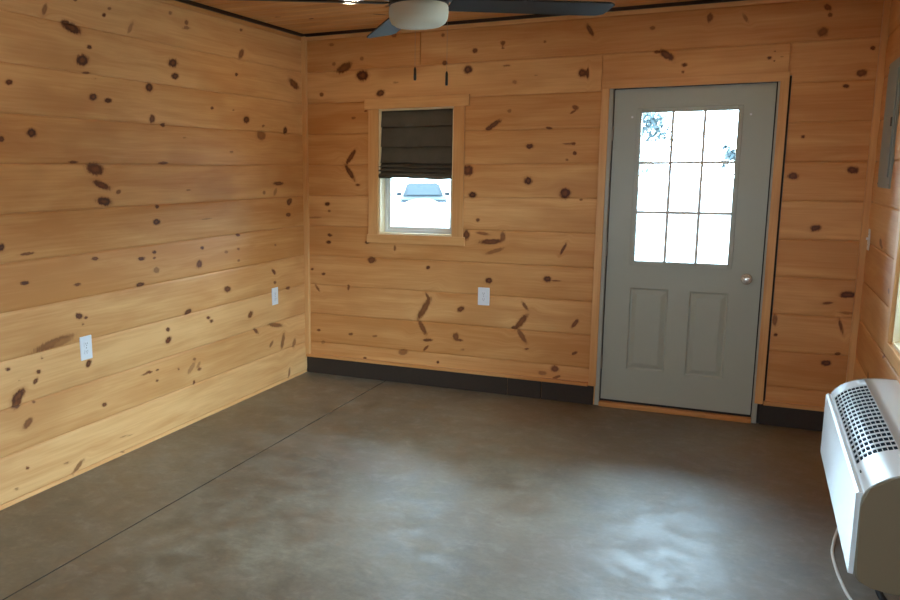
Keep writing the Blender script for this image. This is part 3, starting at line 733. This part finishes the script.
for (x, y, zt, zb) in ((1.892-FH[0], -2.515-FH[1], 1.968, 1.918), (2.021-FH[0], -2.515-FH[1], 1.945, 1.893)):
    bm = bmesh.new(); tube(bm, [(x, y, fz(2.18)), (x, y, fz(zt))], .0005, 6); ch = obj('pull_chain', bm, M['steel'], fan)
    bm = bmesh.new(); lathe(bm, [(0, fz(zb)), (.004, fz(zb)), (.0052, fz(zb)+.006), (.0048, fz(zt)-.008), (.002, fz(zt)), (0, fz(zt))], 14, Matrix.Translation((x, y, 0))); obj('chain_pull', bm, M['fan_dark'], ch, True)

# ------------------------------------------------------------------ recessed light
M['lamp'] = emit('warm recessed lamp lens', (1, .76, .50), 75)
for k, (x, y) in enumerate([(.853, -.94), (2.85, -1.00), (.853, -3.3), (2.85, -3.3), (.853, -5.6), (2.85, -5.6)]):  # back-left lamp is in view; the others are added to brighten the room
    t = thing('recessed_downlight', ['lit round recessed ceiling light near the back left corner', 'added unseen ceiling light above the grey door side of room', 'added unseen ceiling light above the left wall, further from back wall',
              'added unseen ceiling light above the air conditioner side', 'added unseen ceiling light at the left rear of room', 'added unseen ceiling light at the right rear of room'][k], 'ceiling light', (x, y, H), 0, 'recessed ceiling lights')
    bm = bmesh.new(); lathe(bm, [(.060, -.001), (.062, -.004), (.078, -.004), (.082, 0), (.082, .012), (.060, .012)], 40); obj('trim_ring', bm, M['plate'], t, True)
    bm = bmesh.new(); lathe(bm, [(0, -.002), (.060, -.002), (.060, .012), (0, .012)], 40); obj('lens', bm, M['lamp'], t)

# ------------------------------------------------------------------ outside
def ground_mat():
    m, nt, b = nmat('pale gravel and snow yard')
    tc = N(nt, 'TexCoord'); n = noise(nt, tc.outputs['Object'], .6, 5, .6)
    nt.links.new(ramp(nt, n, [(.35, (.20, .20, .19)), (.65, (.27, .27, .26))]), b.inputs['Base Color']); b.inputs['Roughness'].default_value = .9
    return m
M['ground'] = ground_mat()
bm = bmesh.new()
gy = [-60, -30, -12, .2, 4, 8, 10, 14, 18, 22, 23.5, 24.0, 24.5, 25.4, 26, 27, 29, 31, 34, 60, 120]; gx = [-60, -30, -18]+[-12+.2*i for i in range(50)]+[-2+i for i in range(15)]+[14, 20, 30, 60]
def gh(x, y):
    h = -.16+.34*min(1, max(0, (y-8)/14))
    if y > 25: h -= 1.0*min(1, (y-25)/4)
    d = math.hypot((x+8.4)/.85, (y-24.3)/1.5); h += .30*max(0, 1-d*d)
    return h
V = [[bm.verts.new((x, y, gh(x, y))) for x in gx] for y in gy]
for j in range(len(gy)-1):
    for i in range(len(gx)-1):
        bm.faces.new((V[j][i], V[j][i+1], V[j+1][i+1], V[j+1][i]))
g = obj('ground', bm, M['ground'], smooth=True); struct(g)
bm = bmesh.new(); V = []
for j in range(41):
    y = -60+3*j
    V.append([bm.verts.new((x, y, z+(.35*math.sin(y*.7)+.2*math.sin(y*1.9+x) if z > 1 else 0))) for x, z in ((12, -.3), (13.5, 2.0), (15.5, 3.7), (19, 4.4), (24, 4.2), (24, -.3))])
for A_, B_ in zip(V, V[1:]):
    for k in range(5): bm.faces.new((A_[k], A_[k+1], B_[k+1], B_[k]))
struct(obj('added_shading_bank', bm, plain('dark light-blocking bank', (.035, .045, .022), .95, var=.4, bscale=2), smooth=True))  # unseen bank, added to block low daylight from the right window
# parked car
M['carpaint'] = plain('slate blue car paint', (.009, .0125, .015), .6, spec=.05)
M['carglass'] = plain('dark car glass', (.010, .015, .018), .6, spec=.08)
M['tyre'] = plain('black tyre rubber', (.02, .02, .02), .8)
CP = Vector((-10.95, 31.0, -.66))
car = thing('car', 'blue grey car parked across the white yard seen through small window', 'car', CP, R(22))
def carbody(prof, w0, w1):
    bm = bmesh.new(); secs = []
    for s, k in ((-1, w1), (-.86, w0), (.86, w0), (1, w1)): pass
    A_ = [bm.verts.new((-.9*w0, y, z)) for y, z in prof]; B_ = [bm.verts.new((.9*w0, y, z)) for y, z in prof]
    bm.faces.new(A_); bm.faces.new(B_[::-1])
    for i in range(len(prof)): bm.faces.new((A_[i], B_[i], B_[(i+1) % len(prof)], A_[(i+1) % len(prof)]))
    bmesh.ops.bevel(bm, geom=list(bm.edges), offset=.06, segments=3, affect='EDGES')
    return bm
obj('body', carbody([(-2.25, .32), (-2.3, .62), (-2.2, .86), (-1.2, .98), (2.1, 1.02), (2.28, .8), (2.25, .32)], 1.02, .9), M['carpaint'], car, True)
bm = bmesh.new(); q = [((-1.25, .97), .84), ((-.45, 1.50), .66), ((1.35, 1.52), .66), ((2.05, 1.0), .84)]
A_ = [bm.verts.new((-w, y, z)) for (y, z), w in q]; B_ = [bm.verts.new((w, y, z)) for (y, z), w in q]
bm.faces.new(A_); bm.faces.new(B_[::-1])
for i in range(4): bm.faces.new((A_[i], B_[i], B_[(i+1) % 4], A_[(i+1) % 4]))
bmesh.ops.bevel(bm, geom=list(bm.edges), offset=.05, segments=2, affect='EDGES')
cab = obj('cabin', bm, M['carpaint'], car, True)
bm = bmesh.new(); p4 = [(-.68, -1.17, 1.03), (.68, -1.17, 1.03), (.54, -.50, 1.47), (-.54, -.50, 1.47)]
nrm = Vector((0, -.55, .83)).normalized()*.012
a4 = [bm.verts.new(Vector(v)+nrm) for v in p4]; b4 = [bm.verts.new(Vector(v)-nrm) for v in p4]
bm.faces.new(a4); bm.faces.new(b4[::-1])
for i in range(4): bm.faces.new((a4[i], b4[i], b4[(i+1) % 4], a4[(i+1) % 4]))
obj('windshield', bm, M['carglass'], cab)
for sx in (-1, 1):
    bm = bmesh.new(); box(bm, sx*.70-.17, sx*.70+.17, -2.33, -2.26, .62, .76, bev=.02); obj('headlight', bm, M['plate'], car)
    bm = bmesh.new(); box(bm, sx*1.0-.10, sx*1.0+.10, -1.0, -.85, 1.0, 1.13, bev=.02); obj('mirror', bm, M['carpaint'], car)
    for y in (-1.42, 1.40):
        bm = bmesh.new(); lathe(bm, [(0, -.11), (.22, -.11), (.33, -.09), (.34, 0), (.33, .09), (.22, .11), (0, .11)], 24, Matrix.Translation((sx*.80, y, .34)) @ Matrix.Rotation(PI/2, 4, 'Y')); obj('wheel', bm, M['tyre'], car, True)
car.scale = (1.1, 1.1, 1.06)
# trees beyond the yard
M['bark'] = plain('grey bark', (.20, .17, .15), .9, bump=.5, bscale=12, var=.3)
def leafm(name, c):
    return plain(name, c, .7, var=.3, bscale=4)
M['leaf'] = leafm('glare tinted blue green foliage', (.016, .030, .034))  # bluish cast of the overexposed view put into the leaf colour
def tree(label, x, y, z0, hgt, cr, cz, seed, n):
    rs = random.Random(seed); t = thing('tree', label, 'tree', (x, y, z0))
    bm = bmesh.new(); tube(bm, [(0, 0, 0), (.05, 0, hgt*.35), (-.04, .02, hgt*.7), (0, 0, hgt)], .10, 10)
    for k in range(9):
        a = rs.uniform(0, 2*PI); h = hgt*rs.uniform(.45, .9); l = cr*rs.uniform(.6, 1)
        tube(bm, [(0, 0, h), (l*.5*math.cos(a), l*.5*math.sin(a), h+.25*l), (l*math.cos(a), l*math.sin(a), h+.35*l)], .03, 6)
    obj('trunk', bm, M['bark'], t, True)
    bm = bmesh.new()
    cl = [(Vector((rs.gauss(0, .5), rs.gauss(0, .5), rs.gauss(0, .5))).normalized()*rs.uniform(.3, .95)) for _ in range(14)]
    for _ in range(n):
        c = rs.choice(cl); p = Vector((c.x*cr, c.y*cr, cz+c.z*cr*1.1))+Vector((rs.gauss(0, .18), rs.gauss(0, .18), rs.gauss(0, .18)))*cr
        s = rs.uniform(.05, .12); u = Vector((rs.uniform(-1, 1), rs.uniform(-1, 1), rs.uniform(-1, 1))).normalized(); v = u.orthogonal().normalized()
        w = u.cross(v)
        vs = [bm.verts.new(p+q) for q in (-v*s, w*s*.5, v*s, -w*s*.5)]; bm.faces.new(vs[:3]); bm.faces.new((vs[0], vs[2], vs[3]))
    obj('foliage', bm, M['leaf'], t)
tree('blue green tree showing in the top left pane of the door', -.62, 24.0, .17, 3.2, 1.05, 2.35, 5, 1300)
tree('small pale tree seen in the right pane of the door glass', 2.2, 24.2, .17, 1.9, .36, 1.75, 9, 150)

# ------------------------------------------------------------------ light
w = bpy.data.worlds.new('overcast sky'); bpy.context.scene.world = w; w.use_nodes = True
bg = w.node_tree.nodes['Background']; bg.inputs[0].default_value = (.60, .81, 1.0, 1); bg.inputs[1].default_value = 38.0
def portal(loc, rot, sx, sy):
    l = bpy.data.lights.new('daylight_portal', 'AREA'); l.shape = 'RECTANGLE'; l.size = sx; l.size_y = sy
    l.cycles.is_portal = True
    o = bpy.data.objects.new('daylight_portal', l); C.objects.link(o); o.location = loc; o.rotation_euler = rot
portal(((GX0+GX1)/2, .16, (GZ0+GZ1)/2), (R(-90), 0, 0), GX1-GX0, GZ1-GZ0)
portal((.905, .16, 1.33), (R(-90), 0, 0), .57, .45)
portal((W+.16, (RW[0]+RW[1])/2, (RW[2]+RW[3])/2), (0, R(90), 0), RW[3]-RW[2], RW[1]-RW[0])
portal(((BW[0]+BW[1])/2, YR-.16, (BW[2]+BW[3])/2), (R(90), 0, 0), BW[1]-BW[0], BW[3]-BW[2])
portal((-.16, (LW[0]+LW[1])/2, (LW[2]+LW[3])/2), (0, R(-90), 0), LW[3]-LW[2], LW[1]-LW[0])

sc = bpy.context.scene
sc.view_settings.view_transform = 'Standard'; sc.view_settings.look = 'None'
sc.view_settings.gamma = 1; sc.view_settings.use_curve_mapping = False
sc.view_settings.exposure = 0.10
sc.cycles.use_denoising = True
sc.cycles.max_bounces = 10; sc.cycles.diffuse_bounces = 6; sc.cycles.glossy_bounces = 4; sc.cycles.transparent_max_bounces = 12
